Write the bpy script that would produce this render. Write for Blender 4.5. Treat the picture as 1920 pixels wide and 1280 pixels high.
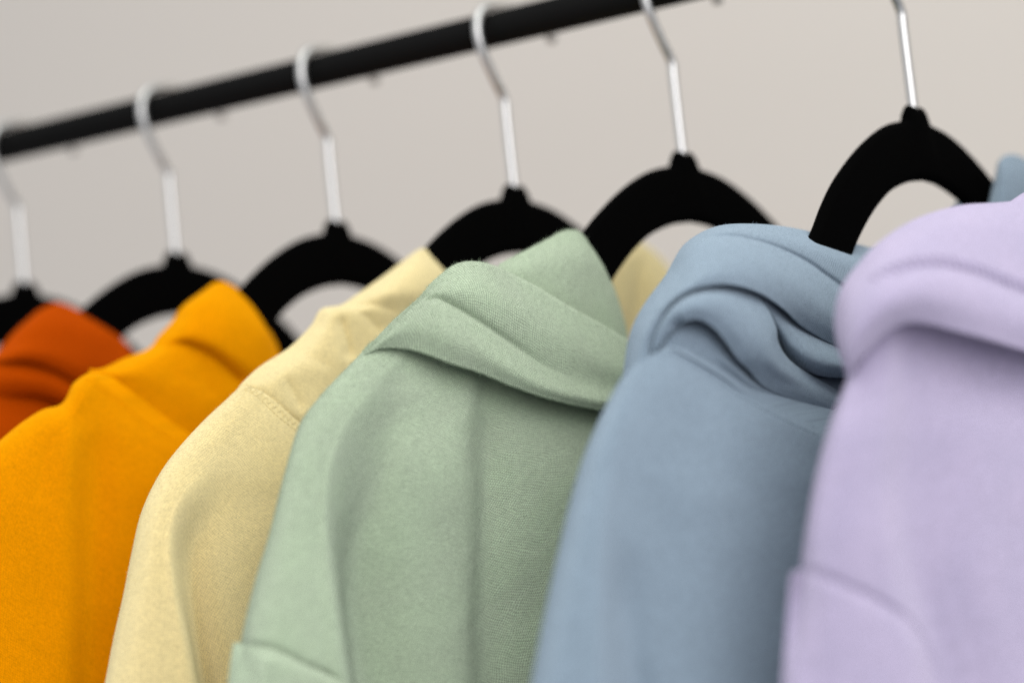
import bpy, math, random
import numpy as np
from mathutils import Matrix, Vector
from mathutils.bvhtree import BVHTree

random.seed(4)
rng = np.random.default_rng(7)
for o in list(bpy.data.objects):
    bpy.data.objects.remove(o)
scene = bpy.context.scene
coll = scene.collection

# ------------------------------------------------------------------ camera
# the work is done in millimetres, origin on the axis of the rail; MM turns it into metres
MM = 0.001
RAIL_Z = 1550.0                       # height of the rail above the floor
CAM = np.array([417.967, -740.212, -203.206])
YAW, PITCH, ROLL, FPX = 0.492399, 0.089926, -0.107393, 3912.04
cyw, syw, cp, sp = math.cos(YAW), math.sin(YAW), math.cos(PITCH), math.sin(PITCH)
FW = np.array([-syw * cp, cyw * cp, sp])
R0 = np.array([cyw, syw, 0.0])
U0 = np.cross(R0, FW)
RT = R0 * math.cos(ROLL) + U0 * math.sin(ROLL)
UP = -R0 * math.sin(ROLL) + U0 * math.cos(ROLL)


def W(p):
    return ((p[0]) * MM, (p[1]) * MM, (p[2] + RAIL_Z) * MM)


cam_data = bpy.data.cameras.new('camera')
cam = bpy.data.objects.new('camera', cam_data)
coll.objects.link(cam)
m = Matrix.Identity(4)
for i in range(3):
    m[i][0], m[i][1], m[i][2] = RT[i], UP[i], -FW[i]
m.translation = Vector(W(CAM))
cam.matrix_world = m
cam_data.sensor_width = 36.0
cam_data.sensor_fit = 'HORIZONTAL'
cam_data.lens = FPX / 1920 * 36.0
cam_data.clip_start = 0.02
cam_data.clip_end = 60
cam_data.dof.use_dof = True
cam_data.dof.focus_distance = 0.688
cam_data.dof.aperture_fstop = 3.7
cam_data.dof.aperture_blades = 0
scene.camera = cam

# ------------------------------------------------------------------ light
world = bpy.data.worlds.new('World')
scene.world = world
world.use_nodes = True
bg = world.node_tree.nodes['Background']
bg.inputs[0].default_value = (0.93, 0.95, 1.0, 1)
bg.inputs[1].default_value = 0.50


def area(name, pos, target, size, power, color, size_y=None):
    l = bpy.data.lights.new(name, 'AREA')
    l.energy = power
    l.color = color
    l.shape = 'RECTANGLE'
    l.size = size
    l.size_y = size_y or size
    o = bpy.data.objects.new(name, l)
    coll.objects.link(o)
    p = Vector(W(pos))
    o.location = p
    o.rotation_euler = (Vector(W(target)) - p).to_track_quat('-Z', 'Y').to_euler()
    return o


area('ceiling_panel_lamp', (450, -550, 1150), (60, -150, -150), 1.8, 13.5, (0.985, 1.0, 0.93), 1.4)
area('key_lamp', (1050, -1350, 350), (50, -150, -200), 1.2, 18.0, (1.0, 0.975, 0.975), 1.3)  # unseen soft key, added to light the hoodies' broad sides from front right
area('fill_lamp', (-900, -1400, 500), (-50, -100, -150), 1.2, 1.5, (1.0, 0.96, 0.90))  # weak unseen fill, added on the left to soften the shade

scene.view_settings.view_transform = 'Standard'
scene.view_settings.look = 'None'
scene.view_settings.exposure = 0.0
scene.view_settings.gamma = 1.0
scene.view_settings.use_curve_mapping = False
scene.render.engine = 'CYCLES'
scene.cycles.use_denoising = True
scene.cycles.denoiser = 'OPENIMAGEDENOISE'
scene.cycles.denoising_input_passes = 'RGB_ALBEDO_NORMAL'
scene.cycles.denoising_prefilter = 'NONE'
scene.cycles.sample_clamp_direct = 3
scene.cycles.max_bounces = 4
scene.cycles.sample_clamp_indirect = 4


# ------------------------------------------------------------------ materials
def srgb(r, g, b):
    f = lambda c: (c / 255 / 12.92) if c / 255 <= 0.04045 else ((c / 255 + 0.055) / 1.055) ** 2.4
    return (f(r), f(g), f(b), 1.0)


def new_mat(name):
    mt = bpy.data.materials.new(name)
    mt.use_nodes = True
    nt = mt.node_tree
    return mt, nt, nt.nodes['Principled BSDF']


def N(nt, typ, **kw):
    n = nt.nodes.new(typ)
    for k, v in kw.items():
        setattr(n, k, v)
    return n


def math_node(nt, op, a, b=None, c=None):
    n = N(nt, 'ShaderNodeMath', operation=op)
    for i, v in enumerate((a, b, c)):
        if v is None:
            continue
        if isinstance(v, (int, float)):
            n.inputs[i].default_value = v
        else:
            nt.links.new(v, n.inputs[i])
    return n.outputs[0]


def fabric(name, col, pitch=0.86, knit=1.0, heather=0.10, sheen=0.08, tint=None, rib=False):
    """brushed cotton knit; the UV map carries millimetres along the cloth"""
    mt, nt, bs = new_mat(name)
    L = nt.links
    uv = N(nt, 'ShaderNodeUVMap')
    warp = N(nt, 'ShaderNodeTexNoise')
    warp.inputs['Scale'].default_value = 0.12
    warp.inputs['Detail'].default_value = 2
    L.new(uv.outputs[0], warp.inputs['Vector'])
    mx = N(nt, 'ShaderNodeVectorMath', operation='MULTIPLY_ADD')
    L.new(warp.outputs['Color'], mx.inputs[0])
    mx.inputs[1].default_value = (3.0, 3.0, 0)
    L.new(uv.outputs[0], mx.inputs[2])
    sep = N(nt, 'ShaderNodeSeparateXYZ')
    L.new(mx.outputs[0], sep.inputs[0])
    u, v = sep.outputs[0], sep.outputs[1]
    k = 2 * math.pi / pitch
    # wales lean left and right from course to course like stocking stitch
    vv = math_node(nt, 'MULTIPLY', v, k)
    sv = math_node(nt, 'SINE', vv)
    uu = math_node(nt, 'MULTIPLY_ADD', u, k, math_node(nt, 'MULTIPLY', sv, 0.9))
    su = math_node(nt, 'SINE', uu)
    if rib:                                   # plain ribs across the strip
        uu = math_node(nt, 'MULTIPLY', u, k)
        su = math_node(nt, 'SINE', uu)
    h = math_node(nt, 'MULTIPLY_ADD', su, 1.0 if rib else 0.6, math_node(nt, 'MULTIPLY', sv, 0.15 if rib else 0.35))
    fine = N(nt, 'ShaderNodeTexNoise')
    fine.inputs['Scale'].default_value = 2.6
    fine.inputs['Detail'].default_value = 3
    fine.inputs['Roughness'].default_value = 0.65
    L.new(uv.outputs[0], fine.inputs['Vector'])
    fn = math_node(nt, 'SUBTRACT', fine.outputs['Fac'], 0.5)
    h2 = math_node(nt, 'MULTIPLY_ADD', fn, 1.6, h)
    nap = N(nt, 'ShaderNodeTexNoise')
    nap.inputs['Scale'].default_value = 0.95
    nap.inputs['Detail'].default_value = 5
    nap.inputs['Roughness'].default_value = 0.72
    L.new(uv.outputs[0], nap.inputs['Vector'])
    nv_ = math_node(nt, 'MULTIPLY', math_node(nt, 'SUBTRACT', nap.outputs['Fac'], 0.5), 0.75)
    mot = N(nt, 'ShaderNodeTexNoise')
    mot.inputs['Scale'].default_value = 0.28
    mot.inputs['Detail'].default_value = 3
    mot.inputs['Roughness'].default_value = 0.6
    L.new(uv.outputs[0], mot.inputs['Vector'])
    nv_ = math_node(nt, 'MULTIPLY_ADD', math_node(nt, 'SUBTRACT', mot.outputs['Fac'], 0.5), 0.22, nv_)
    broad = N(nt, 'ShaderNodeTexNoise')
    broad.inputs['Scale'].default_value = 0.045
    broad.inputs['Detail'].default_value = 4
    L.new(uv.outputs[0], broad.inputs['Vector'])
    # streaky yarn: noise stretched along the course
    st = N(nt, 'ShaderNodeMapping')
    st.inputs['Scale'].default_value = (0.35, 1.6, 1)
    L.new(uv.outputs[0], st.inputs[0])
    yarn = N(nt, 'ShaderNodeTexNoise')
    yarn.inputs['Scale'].default_value = 1.0
    yarn.inputs['Detail'].default_value = 2
    L.new(st.outputs[0], yarn.inputs['Vector'])
    a = math_node(nt, 'MULTIPLY', math_node(nt, 'SUBTRACT', yarn.outputs['Fac'], 0.5), heather * 2.2)
    b = math_node(nt, 'MULTIPLY_ADD', math_node(nt, 'SUBTRACT', broad.outputs['Fac'], 0.5), heather * 1.5, a)
    c = math_node(nt, 'MULTIPLY_ADD', h2, 0.12 * knit, math_node(nt, 'ADD', b, nv_))
    val = math_node(nt, 'ADD', c, 1.0)
    mul = N(nt, 'ShaderNodeVectorMath', operation='SCALE')
    base = N(nt, 'ShaderNodeMixRGB')
    base.inputs[1].default_value = col
    base.inputs[2].default_value = tint or col
    L.new(broad.outputs['Fac'], base.inputs[0])
    L.new(base.outputs[0], mul.inputs[0])
    L.new(val, mul.inputs['Scale'])
    L.new(mul.outputs[0], bs.inputs['Base Color'])
    bs.inputs['Roughness'].default_value = 0.95
    bs.inputs['Specular IOR Level'].default_value = 0.03
    bs.inputs['Diffuse Roughness'].default_value = 1.0
    bs.inputs['Sheen Weight'].default_value = sheen
    bs.inputs['Sheen Roughness'].default_value = 0.55
    bs.inputs['Sheen Tint'].default_value = (col[0] * .5 + .5, col[1] * .5 + .5, col[2] * .5 + .5, 1)
    bp = N(nt, 'ShaderNodeBump')
    bp.inputs['Strength'].default_value = 0.28 * knit
    bp.inputs['Distance'].default_value = 0.00016
    L.new(h2, bp.inputs['Height'])
    L.new(bp.outputs[0], bs.inputs['Normal'])
    return mt


M_RUST = fabric('rust cotton', srgb(178, 70, 0), knit=0.6, sheen=0.0)
M_ORANGE = fabric('orange cotton', srgb(224, 149, 0), knit=0.6, heather=0.06, sheen=0.0)
M_YELLOW = fabric('pale yellow cotton', srgb(230, 215, 166), knit=1.1, tint=srgb(223, 208, 156))
M_GREEN = fabric('sage green cotton', srgb(184, 196, 174), knit=2.8, heather=0.17, tint=srgb(173, 190, 163))
M_BLUE = fabric('dusty blue cotton', srgb(144, 161, 175), knit=1.1, heather=0.09)
M_BLUE_RIB = fabric('dusty blue ribbed cotton', srgb(144, 161, 175), pitch=1.15, knit=1.5, heather=0.09, rib=True)
M_LILAC = fabric('lilac cotton', srgb(181, 174, 200), knit=1.2, heather=0.09, tint=srgb(185, 175, 199))

M_WALL, nt, bs = new_mat('painted wall')
no = N(nt, 'ShaderNodeTexNoise')
no.inputs['Scale'].default_value = 3
rp = N(nt, 'ShaderNodeValToRGB')
rp.color_ramp.elements[0].color = srgb(216, 209, 201)
rp.color_ramp.elements[1].color = srgb(221, 214, 206)
nt.links.new(no.outputs['Fac'], rp.inputs[0])
nt.links.new(rp.outputs[0], bs.inputs['Base Color'])
bs.inputs['Roughness'].default_value = 0.8
M_RAIL, nt, bs = new_mat('black painted steel')
bs.inputs['Base Color'].default_value = (0.004, 0.004, 0.004, 1)
bs.inputs['Roughness'].default_value = 0.7
bs.inputs['Specular IOR Level'].default_value = 0.10
M_VELVET, nt, bs = new_mat('black flocked plastic')
no = N(nt, 'ShaderNodeTexNoise')
no.inputs['Scale'].default_value = 2500
mr = N(nt, 'ShaderNodeMapRange')
mr.inputs[3].default_value = 0.0006
mr.inputs[4].default_value = 0.0018
tc = N(nt, 'ShaderNodeTexCoord')
nt.links.new(tc.outputs['Object'], no.inputs['Vector'])
nt.links.new(no.outputs['Fac'], mr.inputs[0])
nt.links.new(mr.outputs[0], bs.inputs['Base Color'])
bs.inputs['Roughness'].default_value = 1.0
bs.inputs['Specular IOR Level'].default_value = 0.02
bs.inputs['Sheen Weight'].default_value = 0.0
M_CHROME, nt, bs = new_mat('chromed wire')
bs.inputs['Base Color'].default_value = (0.66, 0.66, 0.65, 1)
bs.inputs['Metallic'].default_value = 1.0
bs.inputs['Roughness'].default_value = 0.32

M_TIP, nt, bs = new_mat('milky plastic tip')
bs.inputs['Base Color'].default_value = (0.42, 0.40, 0.38, 1)
bs.inputs['Roughness'].default_value = 0.35

# ------------------------------------------------------------------ mesh helpers


def mesh_obj(name, V, F, mat, parent=None, uv=None, smooth=True):
    me = bpy.data.meshes.new(name)
    me.from_pydata([tuple(v) for v in V], [], [tuple(f) for f in F])
    me.update()
    if smooth:
        me.polygons.foreach_set('use_smooth', [True] * len(me.polygons))
    if uv is not None:
        lay = me.uv_layers.new(name='UVMap')
        idx = np.zeros(len(me.loops), dtype=np.int32)
        me.loops.foreach_get('vertex_index', idx)
        lay.data.foreach_set('uv', np.asarray(uv, dtype=np.float32)[idx].ravel())
    me.materials.append(mat)
    o = bpy.data.objects.new(name, me)
    coll.objects.link(o)
    if parent is not None:
        o.parent = parent
    return o


def empty(name, loc, label, cat, group=None):
    o = bpy.data.objects.new(name, None)
    o.empty_display_size = 0.02
    coll.objects.link(o)
    o.location = loc
    o['label'] = label
    o['category'] = cat
    if group:
        o['group'] = group
    return o


def catmull(P, n):
    """n points on a Catmull-Rom curve through the rows of P (uniform parameter)"""
    P = np.asarray(P, float)
    k = len(P)
    t = np.linspace(0, k - 1, n)
    i = np.clip(t.astype(int), 0, k - 2)
    f = (t - i).reshape((-1,) + (1,) * (P.ndim - 1))
    T = np.empty_like(P)
    T[1:-1] = (P[2:] - P[:-2]) / 2
    T[0] = P[1] - P[0]
    T[-1] = P[-1] - P[-2]
    a, b, ta, tb = P[i], P[i + 1], T[i], T[i + 1]
    return (2 * f**3 - 3 * f**2 + 1) * a + (f**3 - 2 * f**2 + f) * ta + (-2 * f**3 + 3 * f**2) * b + (f**3 - f**2) * tb


def tube(path, rad, seg=14, caps=True):
    path = np.asarray(path, float)
    n = len(path)
    T = np.gradient(path, axis=0)
    T /= np.linalg.norm(T, axis=1)[:, None]
    ref = np.array([0.31, 0.2, 0.93])
    V, F = [], []
    u = np.cross(T[0], ref)
    u /= np.linalg.norm(u)
    rad = np.broadcast_to(rad, (n,))
    for i in range(n):
        u = u - T[i] * (u @ T[i])
        u /= np.linalg.norm(u)
        w = np.cross(T[i], u)
        for k in range(seg):
            a = 2 * math.pi * k / seg
            V.append(path[i] + rad[i] * (u * math.cos(a) + w * math.sin(a)))
    for i in range(n - 1):
        for k in range(seg):
            k2 = (k + 1) % seg
            F.append((i * seg + k, i * seg + k2, (i + 1) * seg + k2, (i + 1) * seg + k))
    if caps:
        F.append(tuple(range(seg))[::-1])
        F.append(tuple((n - 1) * seg + k for k in range(seg)))
    return V, F


# ------------------------------------------------------------------ hanger planes
HX = [-230.95, -142.60, -57.39, 29.36, 104.33, 197.45, 287.0]      # along the rail
HPSI = [0.219, 0.206, 0.164, 0.216, 0.252, 0.21, 0.31]               # how far each has swung on the rail


class Plane:
    """frame of one hanger: y along its arms (towards the wall), z up, off = out of its broad side"""

    def __init__(s, i, psi=None):
        psi = HPSI[i] if psi is None else psi
        s.n = np.array([math.cos(psi), -math.sin(psi), 0.0])
        s.e = np.array([math.sin(psi), math.cos(psi), 0.0])
        s.o = np.array([HX[i], 0.0, 0.0])

    def world(s, y, z, off):
        y, z, off = (np.asarray(a, float)[..., None] for a in (y, z, off))
        return s.o + s.e * y + np.array([0, 0, 1.0]) * z + s.n * off

    def sight(s, px, py, off):
        """the point OFF mm out of this plane that the photograph shows at px, py -> (y, z)"""
        px, py, off = (np.asarray(a, float) for a in (px, py, off))
        d = FW + RT * ((px - 960) / FPX)[..., None] - UP * ((py - 640) / FPX)[..., None]
        t = ((s.o - CAM) @ s.n + off) / (d @ s.n)
        P = CAM + d * t[..., None]
        return (P - s.o) @ s.e, P[..., 2]


# ------------------------------------------------------------------ setting
def quad_sheet(name, pts, mat):
    o = mesh_obj(name, [W(p) for p in pts], [(0, 1, 2, 3)], mat, smooth=False)
    o['kind'] = 'structure'
    return o


WALL_Y = 620.0
quad_sheet('wall', [(-3500, WALL_Y, -1550), (2500, WALL_Y, -1550), (2500, WALL_Y, 1200), (-3500, WALL_Y, 1200)], M_WALL)

# ------------------------------------------------------------------ clothes rail
rail = empty('clothes_rail', W((0, 0, 0)), 'black round steel clothes rail running above the hoodies', 'clothes rail')
path = [(700, 0, 0), (350, 0, 0), (0, 0, 0), (-150, 0, 0), (-255, 0, 0)]
for a in range(10, 91, 10):
    path.append((-255 - 55 * math.sin(math.radians(a)), 0, -55 * (1 - math.cos(math.radians(a)))))
path += [(-310, 0, -200), (-310, 0, -1500)]
pp = []
for a, b in zip(path[:-1], path[1:]):
    for f in np.linspace(0, 1, 6, endpoint=False):
        pp.append(np.array(a) * (1 - f) + np.array(b) * f)
pp.append(np.array(path[-1]))
V, F = tube(np.array(pp), 7.2, 24)
V = [np.array(W(v)) - np.array(W((0, 0, 0))) for v in V]
mesh_obj('rail_tube', V, F, M_RAIL, rail)

# ------------------------------------------------------------------ hangers


def hanger_meshes():
    # outline of the flocked frame in (y, z): stub, round hump, sloping arms
    half_o = [(4.6, -64.6), (5.6, -66.0), (6.2, -70.2), (9, -70.9), (20, -73), (31, -77), (43, -83.2), (55, -91), (64, -98),
              (72, -106), (79, -114), (88, -121), (102, -127.5), (130, -140), (160, -155), (176, -163.5)]
    half_i = [(0, -92.6), (12, -94), (25, -98), (36, -104), (45, -110.5), (54, -118.5), (62, -127), (66, -134), (66, -140)]
    bar = [(172, -184), (168, -178)]
    # densify the outer curve
    a = catmull(half_o[3:], 44)
    outer = [np.array(p) for p in half_o[:3]] + list(a) + [np.array((180, -168)), np.array((179, -174)), np.array((174, -178))]
    inner = list(catmull(half_i[:7], 30)) + [np.array((74, -137)), np.array((110, -152)), np.array((160, -174)),
                                             np.array((168, -177.5))]
    n = 60

    def resample(P, n):
        P = np.asarray(P)
        d = np.r_[0, np.cumsum(np.linalg.norm(np.diff(P, axis=0), axis=1))]
        t = np.linspace(0, d[-1], n)
        return np.stack([np.interp(t, d, P[:, 0]), np.interp(t, d, P[:, 1])], 1)
    # walk both curves by index so that the stub stays crisp
    ro = np.vstack([[(0, -64.4)], resample(outer[:3], 5), resample(outer[3:], n - 6)])
    ri = resample(inner, n)
    V, F = [], []
    th, bev = 2.6, 1.0
    # cross section between outer and inner edge: bevelled flat bar
    prof = [(0.0, 0.0), (0.03, .55), (0.08, 0.9), (0.14, 1.0), (0.86, 1.0), (0.92, 0.9), (0.97, .55), (1.0, 0.0)]
    sec = prof + [(q, -h) for q, h in prof[-2:0:-1]]
    m_ = len(sec)
    full = [(o_, i_, 1) for o_, i_ in zip(ro[::-1], ri[::-1])] + [(o_, i_, -1) for o_, i_ in zip(ro[1:], ri[1:])]
    for o_, i_, s in full:
        for q, h in sec:
            y = (o_[0] * (1 - q) + i_[0] * q) * s
            z = o_[1] * (1 - q) + i_[1] * q
            V.append((h * th, y, z))
    for k in range(len(full) - 1):
        for j in range(m_):
            j2 = (j + 1) % m_
            F.append((k * m_ + j, k * m_ + j2, (k + 1) * m_ + j2, (k + 1) * m_ + j))
    F.append(tuple(range(m_))[::-1])
    F.append(tuple((len(full) - 1) * m_ + j for j in range(m_)))
    frame = (np.array(V) * MM, F)
    # lower cross bar
    P = np.stack([np.zeros(40), np.linspace(-172, 172, 40), np.full(40, -181.0)], 1)
    bar = tube(P, 3.2, 10)
    bar = (np.array(bar[0]) * MM, bar[1])
    hp = [(0, -68), (0, -56), (0, -44), (0.1, -35), (0.3, -30.6), (-0.9, -27.2), (-3.6, -23), (-7.6, -16), (-10.8, -9.5), (-12.2, -3),
          (-10.8, 3.4), (-6.8, 7.6), (-0.5, 9.7), (8, 10.4), (17, 9.3), (25.5, 6.8), (31.5, 3.6), (34.6, 0.8)]
    P = catmull(np.array([(0, y, z) for y, z in hp]), 150)
    hk = tube(P, 1.95, 16)
    hk = (np.array(hk[0]) * MM, hk[1])
    # rounded tip
    V, F = [], []
    for a in range(9):
        th_ = math.pi * a / 8
        for b in range(14):
            ph = 2 * math.pi * b / 14
            V.append((2.5 * math.sin(th_) * math.cos(ph), 34.8 + 2.5 * math.sin(th_) * math.sin(ph), 0.2 + 2.7 * math.cos(th_)))
    for a in range(8):
        for b in range(14):
            F.append((a * 14 + b, (a + 1) * 14 + b, (a + 1) * 14 + (b + 1) % 14, a * 14 + (b + 1) % 14))
    tip = (np.array(V) * MM, F)
    return frame, bar, hk, tip


hm = hanger_meshes()
hanger_labels = [
    'black velvet hanger at the far left end of the rail, cut by the frame',
    'black velvet hanger rising out of the rust orange hoodie',
    'black velvet hanger rising out of the amber orange hoodie',
    'black velvet hanger rising out of the pale yellow hoodie',
    'black velvet hanger rising out of the sage green hoodie',
    'black velvet hanger rising out of the dusty blue hoodie',
    'black velvet hanger holding the lilac hoodie nearest the camera',
]
first = None
for i in range(7):
    h = empty('hanger', W((HX[i], 0, 0)), hanger_labels[i], 'hanger', 'hangers hooked over the rail')
    h.rotation_euler = (0, 0, -HPSI[i])
    if first is None:
        a = mesh_obj('frame', hm[0][0], hm[0][1], M_VELVET, h)
        b = mesh_obj('cross_bar', hm[1][0], hm[1][1], M_VELVET, h)
        c = mesh_obj('hook', hm[2][0], hm[2][1], M_CHROME, h)
        d = mesh_obj('hook_tip', hm[3][0], hm[3][1], M_TIP, c)
        first = (a, b, c, d)
    else:
        cs = []
        for src in first:
            q = src.copy()
            coll.objects.link(q)
            cs.append(q)
        for q in cs[:3]:
            q.parent = h
        cs[3].parent = cs[2]

# ------------------------------------------------------------------ cloth


def vnoise(x, y, scale, seed):
    """smooth value noise on arrays, about -1..1"""
    r = np.random.default_rng(seed)
    G = r.uniform(-1, 1, (64, 64))
    x = x / scale + 1000.3
    y = y / scale + 1000.7
    i, j = np.floor(x).astype(int), np.floor(y).astype(int)
    fx, fy = x - i, y - j
    fx, fy = fx * fx * (3 - 2 * fx), fy * fy * (3 - 2 * fy)
    g = lambda a, b: G[a % 64, b % 64]
    return (g(i, j) * (1 - fx) + g(i + 1, j) * fx) * (1 - fy) + (g(i, j + 1) * (1 - fx) + g(i + 1, j + 1) * fx) * fy


def path_dist(px, py, path):
    """signed distance (right of the walking direction positive) and parameter 0..1 along a polyline"""
    P = catmull(path, max(24, 8 * len(path))) if len(path) > 2 else np.asarray(path, float)
    best = np.full(px.shape, 1e9)
    sg = np.zeros(px.shape)
    tt = np.zeros(px.shape)
    L = np.r_[0, np.cumsum(np.linalg.norm(np.diff(P, axis=0), axis=1))]
    for k in range(len(P) - 1):
        a, b = P[k], P[k + 1]
        d = b - a
        l2 = d @ d + 1e-9
        t = np.clip(((px - a[0]) * d[0] + (py - a[1]) * d[1]) / l2, 0, 1)
        dx, dy = px - a[0] - t * d[0], py - a[1] - t * d[1]
        q = np.hypot(dx, dy)
        m_ = q < best
        best = np.where(m_, q, best)
        sg = np.where(m_, np.sign(d[1] * dx - d[0] * dy), sg)
        tt = np.where(m_, (L[k] + t * math.sqrt(l2)) / L[-1], tt)
    return best * sg, tt


def apply_folds(px, py, off, folds):
    """fold: (path, amount, width left, width right, fade in, fade out) - valley if amount < 0"""
    for path, amp, wl, wr, fi, fo in folds:
        d, t = path_dist(px, py, path)
        w = np.where(d < 0, wl, wr)
        fade = np.clip(t / max(fi, 1e-3), 0, 1) * np.clip((1 - t) / max(fo, 1e-3), 0, 1)
        fade = fade * fade * (3 - 2 * fade)
        x = np.abs(d) / w
        off = off + amp * fade * np.exp(-x ** 1.5)
    return off


class Garment:
    def __init__(s, name, plane, mat, label, y0=-120):
        s.pl = plane
        s.mat = mat
        base = plane.world(y0, -130, 0)
        s.org = np.array(W(base))
        s.root = empty('hoodie', tuple(s.org), label, 'hoodie', 'hoodies hanging on the rail')
        s.parts = {}
        s.dense = {}
        s.part_mat = {}
        s.seed = sum(ord(ch) for ch in name)

    def grid(s, rows, offs, nu, nv, folds=(), smooth=2, noise=0.35):
        rows = np.asarray(rows, float)          # R x C x 2
        offs = np.asarray(offs, float)          # R x C
        A = np.concatenate([rows, offs[..., None]], 2)
        A = catmull(A, nu)                      # along rows index
        A = catmull(A.transpose(1, 0, 2), nv).transpose(1, 0, 2)
        for _ in range(smooth):
            B = A.copy()
            B[1:-1] = (A[:-2] + 2 * A[1:-1] + A[2:]) / 4
            B[:, 1:-1] = (B[:, :-2] + 2 * B[:, 1:-1] + B[:, 2:]) / 4
            B[0, :, :2], B[-1, :, :2] = A[0, :, :2], A[-1, :, :2]
            B[:, 0, :2], B[:, -1, :2] = A[:, 0, :2], A[:, -1, :2]
            A = B
        px, py, off = A[..., 0], A[..., 1], A[..., 2]
        off = apply_folds(px, py, off, folds)
        off = off + noise * vnoise(px, py, 110, s.seed) + 0.16 * noise * vnoise(px, py, 42, s.seed + 1)
        return px, py, off

    def curl(s, px, py, off, side, r_px, r_mm, amax=150, n=7):
        """roll one edge of the sheet over, away from the viewer"""
        if side in ('u1', 'u0'):
            e, p = (-1, -3) if side == 'u1' else (0, 2)
            dx, dy = px[e] - px[p], py[e] - py[p]
        else:
            e, p = (-1, -3) if side == 'v1' else (0, 2)
            dx, dy = px[:, e] - px[:, p], py[:, e] - py[:, p]
        l = np.hypot(dx, dy) + 1e-6
        dx, dy = dx / l, dy / l
        ext = []
        for k in range(1, n + 1):
            a = math.radians(amax * k / n)
            if side[0] == 'u':
                ext.append((px[e] + dx * r_px * math.sin(a), py[e] + dy * r_px * math.sin(a), off[e] - r_mm * (1 - math.cos(a))))
            else:
                ext.append((px[:, e] + dx * r_px * math.sin(a), py[:, e] + dy * r_px * math.sin(a), off[:, e] - r_mm * (1 - math.cos(a))))
        out = []
        for c, arr in enumerate((px, py, off)):
            E_ = np.array([q[c] for q in ext])
            if side == 'u1':
                out.append(np.concatenate([arr, E_], 0))
            elif side == 'u0':
                out.append(np.concatenate([E_[::-1], arr], 0))
            elif side == 'v1':
                out.append(np.concatenate([arr, E_.T], 1))
            else:
                out.append(np.concatenate([E_[::-1].T, arr], 1))
        return out

    def to_mesh(s, y, z, off, back):
        """front grid and back grid (y, z, off) in plane coordinates -> closed vertices, faces, uv (mm)"""
        P = s.pl.world(y, z, off)
        R, C = y.shape
        du = np.linalg.norm(np.diff(P, axis=0), axis=2)
        dv = np.linalg.norm(np.diff(P, axis=1), axis=2)
        vv = np.concatenate([np.zeros((1, C)), np.cumsum(du, 0)], 0)
        uu = np.concatenate([np.zeros((R, 1)), np.cumsum(dv, 1)], 1)
        for _ in range(120):                      # keep the courses and wales running straight past a fold
            q = np.pad(uu, ((1, 1), (0, 0)), mode='reflect', reflect_type='odd')
            uu = (q[:-2] + 2 * q[1:-1] + q[2:]) / 4
            q = np.pad(vv, ((0, 0), (1, 1)), mode='reflect', reflect_type='odd')
            vv = (q[:, :-2] + 2 * q[:, 1:-1] + q[:, 2:]) / 4
        uv = np.stack([uu, vv], 2).reshape(-1, 2) + rng.uniform(0, 400, 2)
        V = P.reshape(-1, 3)
        idx = np.arange(R * C).reshape(R, C)
        Fq = np.stack([idx[:-1, :-1], idx[1:, :-1], idx[1:, 1:], idx[:-1, 1:]], -1).reshape(-1, 4)
        V = np.concatenate([V, s.pl.world(*back).reshape(-1, 3)], 0)
        n0 = R * C
        Fb = Fq[:, ::-1] + n0
        ring = list(idx[0, :]) + list(idx[1:, -1]) + list(idx[-1, -2::-1]) + list(idx[-2:0:-1, 0])
        ring = np.array(ring)
        nx = np.roll(ring, -1)
        Fr = np.stack([ring, nx, nx + n0, ring + n0], -1)
        Fq = np.concatenate([Fq, Fb, Fr], 0)
        uv = np.concatenate([uv, uv + 3.3], 0)
        return V, Fq, uv

    def sheet(s, part, rows, offs, nu=70, nv=90, folds=(), curls=(), thick=2.5, smooth=2, noise=0.35, down=None):
        px, py, off = s.grid(rows, offs, nu, nv, folds, smooth, noise)
        for c in curls:
            px, py, off = s.curl(px, py, off, *c)
        y, z = s.pl.sight(px, py, off)
        yb, zb_ = s.pl.sight(px, py, off - thick)
        ob = off - thick
        if down is not None:
            y, z, off = s.extend(y, z, off, down)
            yb, zb_, ob = s.extend(yb, zb_, ob, down)
        V, F, uv = s.to_mesh(y, z, off, (yb, zb_, ob))
        s.add(part, V, F, uv)

    def extend(s, y, z, off, zb, n=22):
        """let the cloth hang straight on below the picture"""
        k = np.linspace(0, 1, n + 1)[1:]
        zs = z[-1][None] * (1 - k[:, None]) + (zb + 0 * z[-1])[None] * k[:, None]
        ys = np.repeat(y[-1][None], n, 0)
        os_ = np.repeat(off[-1][None], n, 0)
        return np.concatenate([y, ys]), np.concatenate([z, zs]), np.concatenate([off, os_])

    def body(s, rows, offs, brink=2, folds=(), nu=150, nv=200, T=46.0, zb=-640.0, noise=0.5, smooth=8):
        R_, O_ = np.asarray(rows, float), np.asarray(offs, float)
        # the near edge is one even bend from the outline to the brink of the first fold
        xs = np.linalg.norm(R_ - R_[:, :1], axis=2)
        cols_p, cols_o = [R_[:, 0]], [O_[:, 0]]
        for f in (0.05, 0.13, 0.25, 0.40, 0.58, 0.78):
            d = f * xs[:, brink]
            P_ = np.stack([[np.interp(d[k], xs[k], R_[k, :, c]) for c in (0, 1)] for k in range(len(R_))])
            cols_p.append(P_)
            cols_o.append(O_[:, 0] + (O_[:, brink] - O_[:, 0]) * math.sqrt(1 - (1 - f) ** 2))
        R_ = np.concatenate([np.stack(cols_p, 1), R_[:, brink:]], 1)
        O_ = np.concatenate([np.stack(cols_o, 1), O_[:, brink:]], 1)
        px, py, off = s.grid(R_, O_, nu, nv, folds, smooth, noise)
        s.dense['torso'] = (px, py, off)
        y, z = s.pl.sight(px, py, off)
        # far half, out of sight behind the next garment: falls away to the far shoulder
        n = 26
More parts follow.
